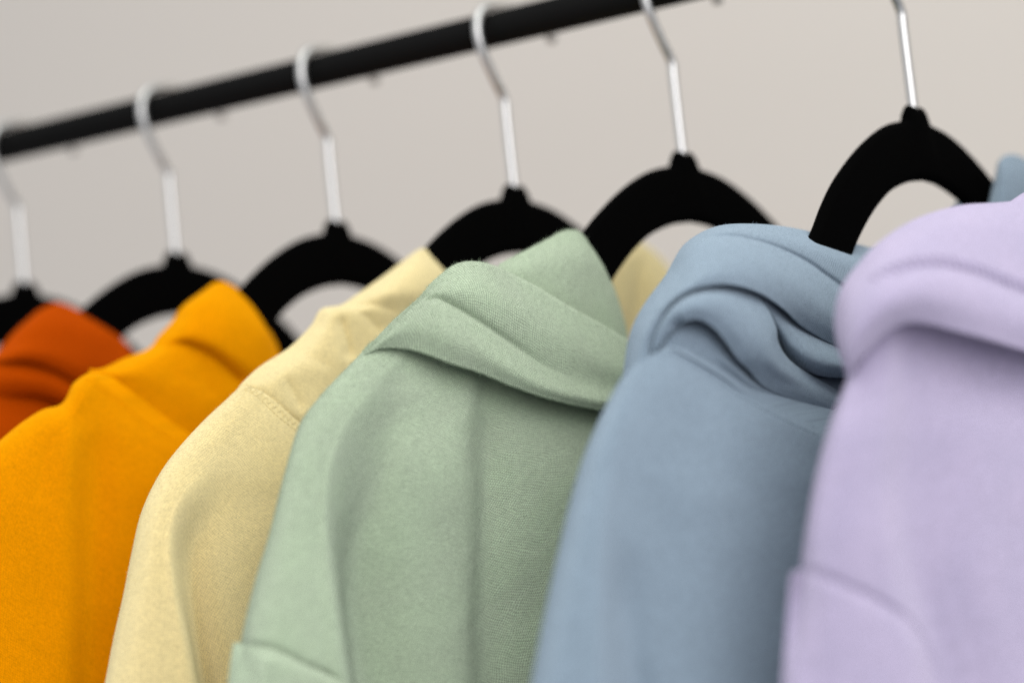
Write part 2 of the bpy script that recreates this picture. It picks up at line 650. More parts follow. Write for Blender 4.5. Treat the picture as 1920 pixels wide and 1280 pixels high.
        k = np.linspace(0, 1, n + 1)[1:]
        yl, zl, ol = y[:, -1], z[:, -1], off[:, -1]
        yf = np.maximum(-y[:, 0] - 4, yl + 30)
        Y2 = yl[:, None] * (1 - k) + yf[:, None] * k
        drop = (z[:, 0] - zl)[:, None] * (k ** 2)
        Z2 = zl[:, None] + drop
        # the far shoulder lies over the far arm of the hanger
        sh = np.interp(Y2[0], [-60, 40, 66, 79, 102, 130, 176, 215, 300], [-160, -140, -120, -108, -121, -133, -156, -185, -250])
        lift = np.maximum(sh - Z2[0], 0) * np.clip(k / 0.25, 0, 1) ** 2 * (3 - 2 * np.clip(k / 0.25, 0, 1))
        Z2 = Z2 + lift[None, :] * (np.linspace(1, 0, Z2.shape[0])[:, None] ** 1.6)
        O2 = ol[:, None] * np.sqrt(np.clip(1 - (k ** 3), 0, 1))
        y, z, off = np.concatenate([y, Y2], 1), np.concatenate([z, Z2], 1), np.concatenate([off, O2], 1)
        y, z, off = s.extend(y, z, off, zb)
        # back of the garment
        t = np.linspace(0, 1, y.shape[1])[None, :]
        yb = y[:, :1] + 0.4 + (y[:, -1:] - y[:, :1]) * t
        zb_ = z[:, :1] * (1 - t) + z[:, -1:] * t
        zb_ = np.minimum(zb_ + 0 * t, np.maximum(z, zb_))
        w = np.minimum(yb - y[:, :1], y[:, -1:] - yb)
        ob = np.minimum(off[:, :1], off) - 0.4 - np.clip(0.35 * w, 0, T * 0.5)
        V, F, uv = s.to_mesh(y, z, off, (yb, zb_, ob))
        s.add('torso', V, F, uv)

    def on_torso(s, pts, lift):
        """offsets that lie LIFT mm above the torso at these photograph points"""
        px, py, off = s.dense['torso']
        out = []
        for x, y in pts:
            d = (px - x) ** 2 + (py - y) ** 2
            k = np.argpartition(d.ravel(), 6)[:6]
            w = 1 / (d.ravel()[k] + 1.0)
            out.append(float((off.ravel()[k] * w).sum() / w.sum()) + lift)
        return out

    def add(s, part, V, F, uv):
        a = s.parts.setdefault(part, [[], [], [], 0])
        a[0].append(V)
        a[1].append(F + a[3])
        a[2].append(uv)
        a[3] += len(V)

    def finish(s):
        s.objs = {}
        allV, allF, n = [], [], 0
        for part, (Vs, Fs, U, _) in s.parts.items():
            V = np.concatenate(Vs)
            F = np.concatenate(Fs)
            Vw = np.stack([V[:, 0] * MM, V[:, 1] * MM, (V[:, 2] + RAIL_Z) * MM], 1)
            s.objs[part] = mesh_obj(part, Vw - s.org, F, s.part_mat.get(part, s.mat), s.root, np.concatenate(U))
            allV.append(Vw)
            allF.append(F + n)
            n += len(V)
        s.bvh = BVHTree.FromPolygons([tuple(v) for v in np.concatenate(allV)], [tuple(f) for f in np.concatenate(allF)])

    def look(s, x, y):
        d = FW + RT * ((x - 960) / FPX) - UP * ((y - 640) / FPX)
        d = Vector(d).normalized()
        hit, nrm, _, _ = s.bvh.ray_cast(Vector(W(CAM)), d)
        if hit is None:
            return None, None
        if nrm.dot(d) > 0:
            nrm = -nrm
        return np.array(hit), np.array(nrm)

    def fuzz(s, part, n, lmin, lmax, box, mat=None, wid=0.06):
        """loose fibre ends standing off the brushed cloth inside a picture region"""
        ob = s.objs[part]
        me = ob.data
        nv = len(me.vertices)
        co = np.zeros(nv * 3)
        no = np.zeros(nv * 3)
        me.vertices.foreach_get('co', co)
        me.vertices.foreach_get('normal', no)
        co, no = co.reshape(-1, 3), no.reshape(-1, 3)
        d = co + s.org - np.array(W(CAM))
        zz = d @ FW
        x, y_ = 960 + FPX * (d @ RT) / zz, 640 - FPX * (d @ UP) / zz
        ok = np.where((x > box[0]) & (x < box[2]) & (y_ > box[1]) & (y_ < box[3]))[0]
        r_ = np.random.default_rng(s.seed + n)
        k = r_.choice(ok, n)
        base = co[k] + r_.normal(0, 0.0006, (n, 3))
        base = base - no[k] * ((base - co[k]) * no[k]).sum(1)[:, None]
        rd = r_.normal(0, 1, (n, 3))
        dr = no[k] * r_.uniform(0.15, 0.8, n)[:, None] + rd * 0.55
        dr /= np.linalg.norm(dr, axis=1)[:, None]
        ln = r_.uniform(lmin, lmax, n)[:, None] * MM
        side = np.cross(dr, FW)
        side /= np.linalg.norm(side, axis=1)[:, None] + 1e-9
        bend = r_.normal(0, 0.35, (n, 3)) * ln
        hw = wid * MM / 2
        a, b_ = base - side * hw, base + side * hw
        m0, m1 = base + dr * ln * 0.55 - side * hw * .8, base + dr * ln * 0.55 + side * hw * .8
        tip = base + dr * ln + bend * 0.6
        V = np.stack([a, b_, m1, m0, tip], 1).reshape(-1, 3)
        q = np.arange(n)[:, None] * 5
        F = [tuple(f) for f in np.concatenate([q + np.array([0, 1, 2, 3])])] + [tuple(f) for f in (q + np.array([3, 2, 4]))]
        o = mesh_obj('fuzz', V, F, mat or s.mat, ob, np.repeat(r_.uniform(0, 300, (n, 2)), 5, 0), smooth=False)
        o['kind'] = 'stuff'
        return o

    def pills(s, part, path, n, rmin, rmax, spread=6):
        """little balls of lint"""
        P = catmull(path, 200)
        r_ = np.random.default_rng(s.seed + 91)
        V, F = [], []
        for _ in range(n):
            x, y_ = P[r_.integers(0, 200)] + r_.normal(0, spread, 2)
            h, nn = s.look(x, y_)
            if h is None:
                continue
            rad = r_.uniform(rmin, rmax) * MM
            n0 = len(V)
            st = r_.uniform(0.6, 1.5, 3)
            for a in range(5):
                for c in range(7):
                    th_, ph = math.pi * a / 4, 2 * math.pi * c / 7
                    V.append(h - s.org + nn * rad * 0.5 + rad * st * r_.uniform(0.75, 1.2) *
                             np.array([math.sin(th_) * math.cos(ph), math.sin(th_) * math.sin(ph), math.cos(th_)]))
            for a in range(4):
                for c in range(7):
                    F.append((n0 + a * 7 + c, n0 + (a + 1) * 7 + c, n0 + (a + 1) * 7 + (c + 1) % 7, n0 + a * 7 + (c + 1) % 7))
        o = mesh_obj('lint', V, F, s.mat, s.objs[part], np.array([(v[0] * 1000, v[2] * 1000) for v in V]))
        o['kind'] = 'stuff'

    def stitches(s, path, step=2.4, length=1.5, rad=0.28, across=0.0, zig=0.0, parent=None, name='stitching', mat=None):
        """a row of thread stitches lying on the cloth along a line"""
        P = catmull(path, 500)
        pts = []
        for x, y in P:
            h, nn = s.look(x, y)
            if h is not None:
                pts.append((h, nn))
        if len(pts) < 4:
            return
        H = np.array([p[0] for p in pts])
        NN = np.array([p[1] for p in pts])
        L = np.r_[0, np.cumsum(np.linalg.norm(np.diff(H, axis=0), axis=1))]
        V, F = [], []
        t = 0.0
        k = 0
        while t < L[-1]:
            c = np.array([np.interp(t, L, H[:, j]) for j in range(3)])
            c2 = np.array([np.interp(min(t + 0.001, L[-1]), L, H[:, j]) for j in range(3)])
            nn = np.array([np.interp(t, L, NN[:, j]) for j in range(3)])
            nn /= np.linalg.norm(nn)
            d = c2 - c
            if np.linalg.norm(d) < 1e-7:
                break
            d /= np.linalg.norm(d)
            b = np.cross(nn, d)
            ang = zig * (1 if k % 2 else -1)
            dd = d * math.cos(ang + across) + b * math.sin(ang + across)
            l = length * MM * (0.9 + 0.2 * random.random())
            ctr = c + nn * rad * MM * 0.55
            pth = [ctr + dd * l * f - nn * rad * MM * 1.1 * (2 * f) ** 2 for f in (-0.5, -0.3, 0, 0.3, 0.5)]
            v, f = tube(np.array(pth), rad * MM, 6)
            n0 = len(V)
            V += [q - s.org for q in v]
            F += [tuple(i + n0 for i in ff) for ff in f]
            t += step * MM
            k += 1
        o = mesh_obj(name, V, F, mat or s.mat, s.root, np.array([(v[0] * 1000, v[2] * 1000) for v in V]))
        o['kind'] = 'stuff'
        return o


def Zm(pts, x0, y0, k):
    """points read off an enlargement of the photograph"""
    return [(x0 + a / k, y0 + b / k) for a, b in pts]


# ================================================================== sage green hoodie
g = Garment('green', Plane(4), M_GREEN, 'sage green hoodie with pilled folded hood band, between the yellow and blue ones', -190)
rows = [
    [(697, 640), (726, 640), (760, 645), (775, 650), (840, 668), (890, 690), (910, 700), (946, 712), (1050, 740), (1230, 770)],
    [(677, 662), (708, 668), (745, 680), (765, 690), (830, 700), (885, 715), (910, 722), (950, 735), (1050, 760), (1230, 790)],
    [(635, 705), (665, 715), (705, 730), (745, 742), (810, 750), (876, 760), (908, 765), (955, 770), (1060, 790), (1220, 810)],
    [(598, 745), (625, 765), (665, 785), (724, 798), (790, 805), (866, 815), (907, 820), (960, 820), (1060, 835), (1200, 850)],
    [(560, 800), (595, 825), (640, 840), (708, 854), (770, 860), (866, 870), (908, 873), (965, 873), (1060, 880), (1180, 890)],
    [(530, 900), (570, 915), (620, 930), (685, 938), (760, 940), (868, 940), (909, 940), (970, 940), (1060, 940), (1170, 945)],
    [(505, 1000), (560, 1010), (622, 1015), (662, 1019), (760, 1020), (868, 1020), (908, 1020), (970, 1020), (1060, 1020), (1160, 1020)],
    [(475, 1100), (545, 1105), (634, 1110), (656, 1112), (770, 1110), (866, 1110), (905, 1110), (970, 1110), (1050, 1110), (1150, 1110)],
    [(451, 1205), (540, 1210), (648, 1210), (662, 1212), (780, 1210), (866, 1210), (905, 1210), (970, 1210), (1050, 1210), (1150, 1210)],
    [(438, 1300), (540, 1300), (662, 1300), (672, 1300), (790, 1300), (868, 1300), (908, 1300), (970, 1300), (1050, 1300), (1150, 1300)],
]
offs = [
    [4, 7, 7, 7, 8, 8, 7, 8, 9, 10],
    [4, 11, 11, 10, 10.5, 11, 8, 9, 11, 12],
    [5, 14, 15, 13.5, 14.5, 15, 11, 12, 15, 16],
    [6, 18, 18.5, 14, 17, 19, 11.5, 15, 18, 19],
    [6, 21, 21, 13.5, 18.5, 21, 12.5, 17, 20, 21],
    [6, 24, 23.5, 11, 18, 21.5, 13.5, 18, 21, 22],
    [6, 26, 26.5, 8, 17.5, 21.5, 14.5, 18.5, 21, 22],
    [6, 29, 30, 5, 17, 21.5, 15, 18.5, 21, 22],
    [6, 30, 33, 4, 17, 21.5, 15, 18.5, 21, 22],
    [6, 30, 34, 4, 17, 21.5, 15, 18.5, 21, 22],
]
g.body(rows, offs, noise=0.6, folds=[([(430, 1203), (455, 1205), (482, 1209), (512, 1214), (542, 1227), (576, 1245), (612, 1261), (655, 1290)], -2.0, 5, 4, 0.01, 0.2)])
# tall back of the hood
rows = [
    [(935, 497), (985, 472), (1025, 452), (1050, 439), (1070, 434), (1088, 438), (1102, 450)],
    [(925, 520), (980, 505), (1025, 490), (1060, 482), (1085, 480), (1108, 485), (1126, 490)],
    [(920, 560), (980, 550), (1030, 540), (1070, 535), (1100, 533), (1128, 533), (1147, 535)],
    [(920, 610), (990, 605), (1040, 598), (1085, 595), (1115, 592), (1144, 590), (1165, 590)],
    [(930, 670), (1000, 665), (1060, 660), (1100, 657), (1130, 655), (1158, 652), (1179, 650)],
    [(940, 730), (1010, 728), (1070, 725), (1110, 722), (1145, 720), (1170, 718), (1190, 715)],
]
offs = [[2, 3, 4, 5, 5, 4, 2], [4, 8, 10, 11, 11, 9, 3], [3, 8, 11, 12, 11, 8, 3], [1, 6, 9, 10, 9, 7, 2],
        [-2, 2, 5, 6, 6, 4, 0], [-4, 0, 2, 3, 3, 1, -2]]
g.sheet('hood', rows, offs, 60, 80, curls=[('u0', 3, 5), ('v1', 3, 5)], thick=3)
# folded band across the front
A = [(684, 660), (735, 606), (785, 560), (815, 528), (860, 497), (915, 498), (990, 532), (1061, 574), (1130, 613), (1200, 655)]
A1 = [(684, 660.5), (734, 612), (783, 566), (815, 545), (860, 540), (910, 552), (978, 590), (1045, 634), (1115, 670), (1200, 705)]
K = [(684, 661), (733, 618), (782, 573), (818, 562), (860, 582), (905, 608), (965, 650), (1030, 692), (1110, 718), (1200, 740)]
Mi = [(684, 662), (728, 632), (775, 612), (810, 615), (850, 632), (895, 655), (955, 690), (1025, 725), (1100, 745), (1200, 762)]
B = [(684, 664), (718, 651), (765, 653), (805, 664), (850, 681), (900, 697), (960, 722), (1030, 746), (1110, 764), (1200, 775)]
offs = [[4, 6, 6, 6, 10, 16, 19, 20, 20, 20], [5, 10, 12, 14, 19, 22, 24, 24, 24, 24], [6, 12, 15, 17, 20, 22, 23, 23, 23, 23],
        [7, 13, 17, 21, 24, 25, 26, 26, 26, 26], [8, 11, 14, 18, 21, 22.5, 23.5, 24, 24, 24]]
g.sheet('hood', [A, A1, K, Mi, B], offs, 90, 170,
        folds=[([(790, 566), (818, 560), (860, 580), (905, 607), (965, 648), (1030, 690), (1090, 712)], -2.2, 5, 9, 0.05, 0.55)],
        curls=[('u1', 4, 5), ('u0', 4, 6)], thick=3.5, smooth=3, noise=0.5)
# sleeve below the dropped shoulder seam
top = [(438, 1205), (455, 1208), (482, 1212), (512, 1217), (542, 1230), (576, 1248), (612, 1264), (648, 1284), (664, 1299)]
mid = [(434, 1226), (453, 1230), (482, 1236), (512, 1242), (543, 1253), (577, 1267), (613, 1279), (650, 1293), (667, 1306)]
bot = [(424, 1305), (450, 1306), (482, 1308), (512, 1310), (544, 1312), (578, 1314), (614, 1315), (652, 1316), (670, 1317)]
offs = []
for r, l in ((top, 1.2), (mid, 2.0), (bot, 2.0)):
    o_ = g.on_torso([(max(x, 452), min(y, 1298)) for x, y in r], l)
    o_[0] = 8
    o_[-1] -= 1.2
    offs.append(o_)
g.sheet('sleeve', [top, mid, bot], offs, 40, 80, folds=[([(506, 1225), (498, 1260), (490, 1310)], 2.2, 14, 20, 0.15, 0.01)],
        curls=[('u0', 2.5, 3.5)], thick=2.5, noise=0.4, down=-560)
g.finish()

# ================================================================== dusty blue hoodie
b = Garment('blue', Plane(5), M_BLUE, 'dusty blue hoodie with rolled ribbed hood folds, beside the green one', -190)
rows = [
    [(1168, 705), (1188, 686), (1222, 665), (1262, 652), (1300, 672), (1375, 720), (1440, 755), (1500, 785), (1620, 840)],
    [(1150, 735), (1170, 728), (1200, 722), (1235, 722), (1290, 730), (1370, 760), (1440, 785), (1510, 810), (1620, 860)],
    [(1120, 795), (1145, 795), (1175, 795), (1205, 800), (1270, 805), (1360, 825), (1440, 840), (1520, 860), (1620, 890)],
    [(1095, 855), (1122, 858), (1155, 860), (1185, 865), (1250, 870), (1350, 880), (1440, 890), (1520, 900), (1610, 920)],
    [(1075, 920), (1105, 925), (1140, 925), (1172, 930), (1235, 935), (1340, 940), (1430, 940), (1510, 945), (1590, 950)],
    [(1055, 1000), (1090, 1000), (1130, 1000), (1165, 1000), (1230, 1000), (1330, 1000), (1420, 1000), (1500, 1000), (1570, 1000)],
    [(1030, 1110), (1070, 1110), (1128, 1110), (1166, 1110), (1230, 1110), (1330, 1110), (1410, 1110), (1480, 1110), (1560, 1110)],
    [(1010, 1210), (1055, 1210), (1128, 1210), (1174, 1210), (1235, 1210), (1330, 1210), (1410, 1210), (1475, 1210), (1550, 1210)],
    [(993, 1300), (1045, 1300), (1128, 1300), (1183, 1300), (1240, 1300), (1330, 1300), (1410, 1300), (1470, 1300), (1540, 1300)],
]
offs = [
    [6, 11, 14, 15, 15, 15, 16, 17, 18],
    [5, 13, 17, 18, 18, 18, 19, 20, 20],
    [4, 15, 19, 19, 19.5, 20, 21, 21, 21],
    [3, 16, 20, 19.5, 19.5, 21, 22, 22, 22],
    [3, 17, 21.5, 19.5, 19, 22, 22.5, 22, 22],
    [3, 18, 23, 19, 18.5, 22, 23, 22, 22],
    [3, 20, 25.5, 16.5, 18, 22, 23, 22, 22],
    [3, 22, 27, 15.5, 18, 22, 23, 22, 22],
    [3, 23, 28, 15, 18, 22, 23, 22, 22],
]
b.body(rows, offs, noise=0.7)
z1 = lambda p: Zm(p, 1150, 400, 2.91)
# backing sheet deep inside the hood
rows = [z1([(120, 640), (330, 350), (560, 150), (800, 130), (1100, 200), (1500, 300)]),
        z1([(110, 780), (340, 560), (600, 400), (850, 380), (1150, 480), (1500, 560)]),
        z1([(120, 880), (360, 760), (640, 660), (900, 640), (1200, 720), (1500, 800)]),
        z1([(140, 960), (380, 900), (700, 900), (950, 960), (1250, 1060), (1500, 1160)])]
b.sheet('hood', rows, [[-14, -13, -12, -12, -12, -12], [-12, -9, -8, -8, -8, -8], [-8, -5, -4, -4, -4, -4], [-2, 0, 0, 0, 0, 0]], 40, 60, thick=3)
# outer roll with its top strip
A = z1([(60, 890), (80, 740), (110, 620), (180, 490), (295, 335), (395, 172), (560, 80), (760, 65), (1000, 92), (1290, 165), (1520, 228)])
A2 = z1([(70, 890), (92, 740), (124, 618), (196, 492), (312, 338), (420, 178), (580, 100), (770, 100), (990, 150), (1230, 240), (1440, 330)])
K = z1([(84, 890), (106, 740), (140, 616), (214, 495), (336, 345), (452, 195), (605, 126), (780, 147), (980, 222), (1165, 332), (1350, 450)])
M1 = z1([(130, 880), (148, 745), (180, 628), (255, 510), (372, 388), (500, 285), (640, 238), (800, 262), (965, 350), (1125, 470), (1310, 600)])
M2 = z1([(165, 880), (180, 740), (205, 628), (275, 512), (385, 415), (512, 340), (646, 318), (800, 350), (950, 440), (1090, 550), (1290, 680)])
C1 = z1([(200, 880), (208, 735), (228, 630), (292, 512), (392, 428), (520, 388), (650, 386), (800, 432), (930, 518), (1045, 622), (1280, 760)])
offs = [[-4, -4, -4, -4, -4, -5, -5, -5, -5, -5, -5],
        [0, 0, 0, 0, 0, 1, 3, 4, 5, 6, 6],
        [3, 3, 3, 4, 5, 7, 8, 9, 9, 9, 9],
        [8, 8, 9, 11, 14, 17, 18, 18, 17, 15, 13],
        [9, 9, 11, 14, 18, 21, 22, 21, 18.5, 15, 12],
        [7, 8, 11, 14.5, 18.5, 21.5, 22.5, 21, 17.5, 12, 8]]
b.sheet('hood', [A, A2, K, M1, M2, C1], offs, 90, 170,
        folds=[(z1([(400, 185), (460, 145), (540, 124), (640, 122), (740, 138), (840, 166), (940, 204), (1060, 264), (1160, 335), (1330, 455)]), -2.0, 9, 5, 0.12, 0.02)],
        curls=[('u1', 4, 5, 150, 8), ('u0', 3, 6)], thick=3, smooth=3)
# ribbed tube leaving the roll towards the lilac hoodie
T3 = z1([(690, 372), (790, 405), (900, 480), (1005, 585), (1085, 655), (1180, 712), (1320, 780)])
m3a = z1([(715, 405), (815, 455), (905, 550), (985, 650), (1075, 725), (1170, 770), (1310, 815)])
m3b = z1([(735, 440), (835, 510), (905, 625), (970, 720), (1060, 790), (1160, 830), (1305, 855)])
B3 = z1([(755, 475), (850, 565), (902, 690), (955, 780), (1045, 850), (1150, 884), (1300, 890)])
b.sheet('hood', [T3, m3a, m3b, B3], [[8, 8, 6, 6, 8, 9, 10], [14, 14, 13, 14, 16, 17, 18], [15, 15, 14, 15, 17, 18, 19], [9, 9, 8, 9, 11, 12, 13]],
        50, 100, curls=[('u0', 2.5, 5), ('u1', 3, 6)], thick=2.5, smooth=2, noise=0.2)
# inner lobe running down into the neck
T2 = z1([(196, 760), (212, 655), (268, 545), (370, 445), (500, 398), (640, 394), (750, 430), (832, 515), (882, 620), (899, 715), (958, 806), (1080, 888), (1260, 985)])
m2a = z1([(203, 765), (222, 675), (278, 575), (370, 490), (480, 455), (600, 462), (695, 515), (770, 605), (825, 705), (860, 790), (925, 860), (1060, 930), (1240, 1020)])
m2b = z1([(207, 768), (232, 700), (288, 620), (362, 545), (445, 515), (540, 525), (625, 580), (695, 665), (752, 755), (800, 825), (880, 905), (1035, 975), (1215, 1052)])
B2 = z1([(212, 772), (242, 728), (302, 656), (352, 606), (424, 574), (492, 582), (562, 632), (622, 706), (682, 792), (742, 852), (835, 950), (1005, 1020), (1190, 1090)])
offs = [[5, 6, 9, 13, 16, 16, 16, 18, 19, 19, 16, 12, 10],
        [8, 10, 14, 19, 22, 23, 23, 23, 23, 22, 19, 15, 13],
        [9, 11, 15, 20, 23, 24, 24, 23.5, 22, 20, 17, 15, 13],
        [9, 11, 14, 18, 20.5, 21.5, 21.5, 20.5, 19, 17, 15, 13.5, 12]]
b.sheet('hood', [T2, m2a, m2b, B2], offs, 70, 170, curls=[('u0', 3, 6), ('u1', 3, 4, 150, 8)], thick=2.5, smooth=3, noise=0.3,
        folds=[(z1([(340, 640), (352, 606), (392, 590)]), -3, 10, 10, 0.3, 0.3)])
# neck piece between the lobe and the seam
T5 = z1([(195, 760), (290, 630), (350, 570), (430, 540), (505, 552), (590, 615), (655, 700), (720, 795), (815, 890), (960, 985), (1220, 1075)])
m5 = z1([(200, 775), (285, 690), (345, 650), (425, 655), (510, 690), (600, 755), (670, 830), (745, 900), (850, 955), (985, 1030), (1210, 1115)])
B5 = z1([(200, 795), (270, 765), (330, 748), (412, 790), (502, 840), (602, 900), (692, 970), (792, 1020), (902, 1080), (1012, 1130), (1200, 1205)])
b.sheet('hood', [T5, m5, B5], [[3, 6, 8, 9, 10, 10, 9, 8, 7, 7, 7], [6, 11, 13.5, 14.5, 15, 14.5, 14, 13, 12, 12, 12], [6, 11, 13.5, 14, 14, 13.5, 13, 13, 13, 13, 13]],
        50, 120, folds=[(z1([(540, 735), (600, 800), (660, 850), (740, 915), (840, 968), (980, 1015)]), 1.6, 8, 5, 0.2, 0.2)], thick=2.5, noise=0.3)
# narrow neck tape lying along the seam
a_ = z1([(270, 738), (330, 722), (420, 758), (515, 808), (615, 868), (705, 932), (805, 982), (912, 1034), (1022, 1082), (1190, 1150)])
c_ = z1([(262, 752), (326, 738), (411, 778), (502, 828), (602, 889), (692, 957), (792, 1009), (902, 1067), (1012, 1117), (1180, 1190)])
d_ = z1([(255, 765), (322, 752), (404, 795), (492, 846), (592, 908), (682, 978), (782, 1032), (892, 1092), (1002, 1144), (1170, 1218)])
b.sheet('neck_tape', [a_, c_, d_], [[11, 13, 13.5, 14, 13.5, 13, 13, 13, 13, 13.5], [13.5, 16, 16.5, 16.5, 16, 16, 16, 16, 16, 16.5], [13, 14.6, 15, 15.2, 15, 15, 15.3, 15.6, 16, 16.5]],
        24, 120, curls=[('u0', 1.2, 1.5), ('u1', 1.2, 1.5)], thick=1.5, noise=0.15)
# far side of the hood: in front of and behind the hanger
rows = [[(1872, 306), (1880, 297), (1896, 292), (1914, 296), (1938, 310), (1966, 334)],
        [(1868, 330), (1880, 325), (1900, 322), (1922, 326), (1948, 338), (1980, 360)],
        [(1860, 365), (1876, 363), (1900, 362), (1926, 366), (1956, 376), (1990, 394)],
        [(1850, 410), (1872, 412), (1900, 415), (1930, 420), (1962, 428), (2000, 440)],
        [(1836, 470), (1866, 474), (1900, 478), (1940, 480), (1974, 485), (2016, 490)]]
b.sheet('hood', rows, [[6, 7, 7, 6, 4, 1], [8, 12, 13, 12, 9, 4], [9, 14, 16, 15, 12, 6], [9, 15, 17, 16, 13, 7], [9, 15, 17, 16, 13, 7]],
        50, 50, curls=[('u0', 3, 5), ('v0', 3, 5)], thick=3, down=-230)
rows = [[(1784, 398), (1796, 378), (1812, 368), (1832, 362), (1862, 356), (1900, 352)],
        [(1776, 425), (1794, 412), (1815, 404), (1840, 400), (1870, 396), (1905, 392)],
        [(1765, 470), (1790, 465), (1820, 460), (1850, 455), (1880, 450), (1910, 446)]]
b.sheet('hood', rows, [[-16, -13, -12, -12, -12, -14], [-14, -9, -7, -7, -8, -10], [-12, -8, -6, -6, -7, -9]], 30, 40, curls=[('u0', 3, 5)], thick=3, down=-230)
b.part_mat['hood'] = M_BLUE_RIB
b.finish()

# ================================================================== lilac hoodie
l = Garment('lilac', Plane(6), M_LILAC, 'pale lilac hoodie at the right edge, closest to the camera', -210)
rows = [
    [(1606, 650), (1622, 628), (1650, 606), (1672, 594), (1695, 588), (1760, 590), (1850, 610), (1950, 635), (2080, 665)],
    [(1587, 715), (1605, 712), (1640, 705), (1670, 703), (1700, 700), (1760, 705), (1850, 720), (1950, 735), (2080, 750)],
    [(1558, 790), (1578, 790), (1625, 790), (1665, 790), (1700, 790), (1760, 795), (1850, 800), (1950, 810), (2080, 820)],
    [(1535, 870), (1556, 870), (1612, 870), (1658, 870), (1694, 875), (1760, 880), (1850, 885), (1950, 890), (2080, 900)],
    [(1518, 955), (1540, 955), (1605, 960), (1660, 960), (1697, 965), (1760, 970), (1850, 972), (1950, 975), (2080, 980)],
    [(1505, 1045), (1529, 1045), (1605, 1050), (1672, 1050), (1710, 1055), (1770, 1060), (1850, 1062), (1950, 1062), (2080, 1062)],
    [(1497, 1120), (1520, 1120), (1610, 1130), (1690, 1130), (1730, 1135), (1790, 1140), (1860, 1140), (1960, 1140), (2080, 1140)],
    [(1487, 1200), (1510, 1200), (1625, 1210), (1710, 1210), (1748, 1215), (1810, 1220), (1880, 1220), (1970, 1220), (2080, 1220)],
    [(1476, 1300), (1500, 1300), (1640, 1300), (1730, 1300), (1765, 1300), (1830, 1300), (1900, 1300), (1980, 1300), (2080, 1300)],
]
offs = [
    [3, 7, 9, 9.5, 8, 8, 9, 10, 10],
    [2, 8, 13, 14, 11, 11, 12, 13, 13],
    [2, 9, 17, 18.5, 15, 16.5, 19, 19, 19],
    [2, 9, 18, 20.5, 16.5, 18, 21, 22, 22],
    [2, 9, 18.5, 22, 17.5, 19, 22, 23, 23],
    [2, 9, 19, 23, 18, 19.5, 23, 23, 23],
    [2, 9, 20, 24, 18, 20, 23, 23, 23],
    [2, 9, 21, 25, 18, 20, 23, 23, 23],
    [2, 9, 21, 25.5, 18, 20, 23, 23, 23],
]
l.body(rows, offs, brink=3, noise=0.6, folds=[([(1598, 705), (1572, 790), (1549, 870), (1532, 955), (1521, 1030)], 1.3, 7, 7, 0.1, 0.05),
       ([(1480, 1066), (1500, 1064), (1540, 1076), (1592, 1097), (1643, 1121), (1690, 1152), (1722, 1190), (1743, 1234), (1760, 1298)], -1.3, 8, 6, 0.01, 0.05)])
A = [(1593, 712), (1573, 655), (1567, 600), (1578, 545), (1610, 498), (1655, 452), (1720, 412), (1800, 388), (1880, 382), (1970, 372), (2080, 365), (2210, 400), (2290, 470)]
M0 = [(1595, 712), (1578, 660), (1576, 605), (1590, 555), (1624, 512), (1670, 472), (1735, 440), (1810, 425), (1890, 428), (1980, 435), (2080, 440), (2210, 465), (2292, 505)]
M1 = [(1597, 713), (1585, 667), (1590, 618), (1612, 575), (1650, 535), (1700, 506), (1760, 495), (1830, 508), (1910, 535), (1990, 560), (2080, 580), (2210, 580), (2294, 560)]
M2 = [(1599, 714), (1592, 675), (1605, 640), (1634, 603), (1672, 570), (1718, 552), (1775, 555), (1842, 572), (1915, 597), (1995, 618), (2080, 636), (2210, 630), (2294, 590)]
B = [(1601, 716), (1600, 685), (1624, 655), (1656, 624), (1692, 604), (1734, 603), (1792, 618), (1852, 634), (1920, 654), (2000, 674), (2080, 690), (2210, 680), (2292, 620)]
offs = [[2, 0, -1, -2, -3, -3, -3, -3, -3, -3, -3, -3, -4], [4, 6, 7, 8, 9, 10, 11, 11, 11, 11, 11, 9, 0], [6, 11, 14, 17, 20, 22, 23, 23, 23, 23, 23, 18, 3],
        [7, 13, 17, 21, 25, 27, 28, 28, 28, 28, 28, 21, 4], [6, 11, 15, 18, 21, 23, 25, 26, 26, 26, 26, 18, 2]]
l.sheet('hood', [A, M0, M1, M2, B], offs, 90, 160, curls=[('u1', 5, 7, 160, 8), ('u0', 3, 5)], thick=3, smooth=3, noise=0.5,
        folds=[([(1640, 545), (1700, 512), (1760, 502), (1830, 518), (1920, 552), (2060, 592)], -1.9, 12, 12, 0.2, 0.02)])
rows = [[(1868, 392), (1890, 383), (1920, 364), (1960, 345), (2010, 330), (2080, 320)],
        [(1862, 420), (1890, 415), (1925, 400), (1965, 385), (2015, 372), (2085, 365)],
        [(1860, 470), (1895, 468), (1935, 460), (1975, 450), (2020, 440), (2090, 436)]]
l.sheet('hood', rows, [[-8, -7, -7, -7, -7, -8], [-3, 0, 1, 1, 0, -2], [-2, 2, 3, 3, 2, 0]], 30, 50, curls=[('u0', 3, 5)], thick=3)
top = [(1484, 1076), (1500, 1071), (1540, 1084), (1590, 1104), (1640, 1129), (1684, 1159), (1714, 1194), (1734, 1236), (1750, 1298)]
mid = [(1480, 1110), (1500, 1106), (1542, 1118), (1590, 1136), (1638, 1158), (1679, 1184), (1707, 1214), (1727, 1250), (1744, 1302)]
bot = [(1464, 1310), (1495, 1310), (1545, 1310), (1590, 1310), (1632, 1310), (1668, 1310), (1696, 1310), (1718, 1310), (1738, 1311)]
offs = []
for r, li in ((top, 0.4), (mid, 0.9), (bot, 1.2)):
    o_ = l.on_torso([(max(x, 1500), min(y, 1298)) for x, y in r], li)
    o_[0] = 5
    offs.append(o_)
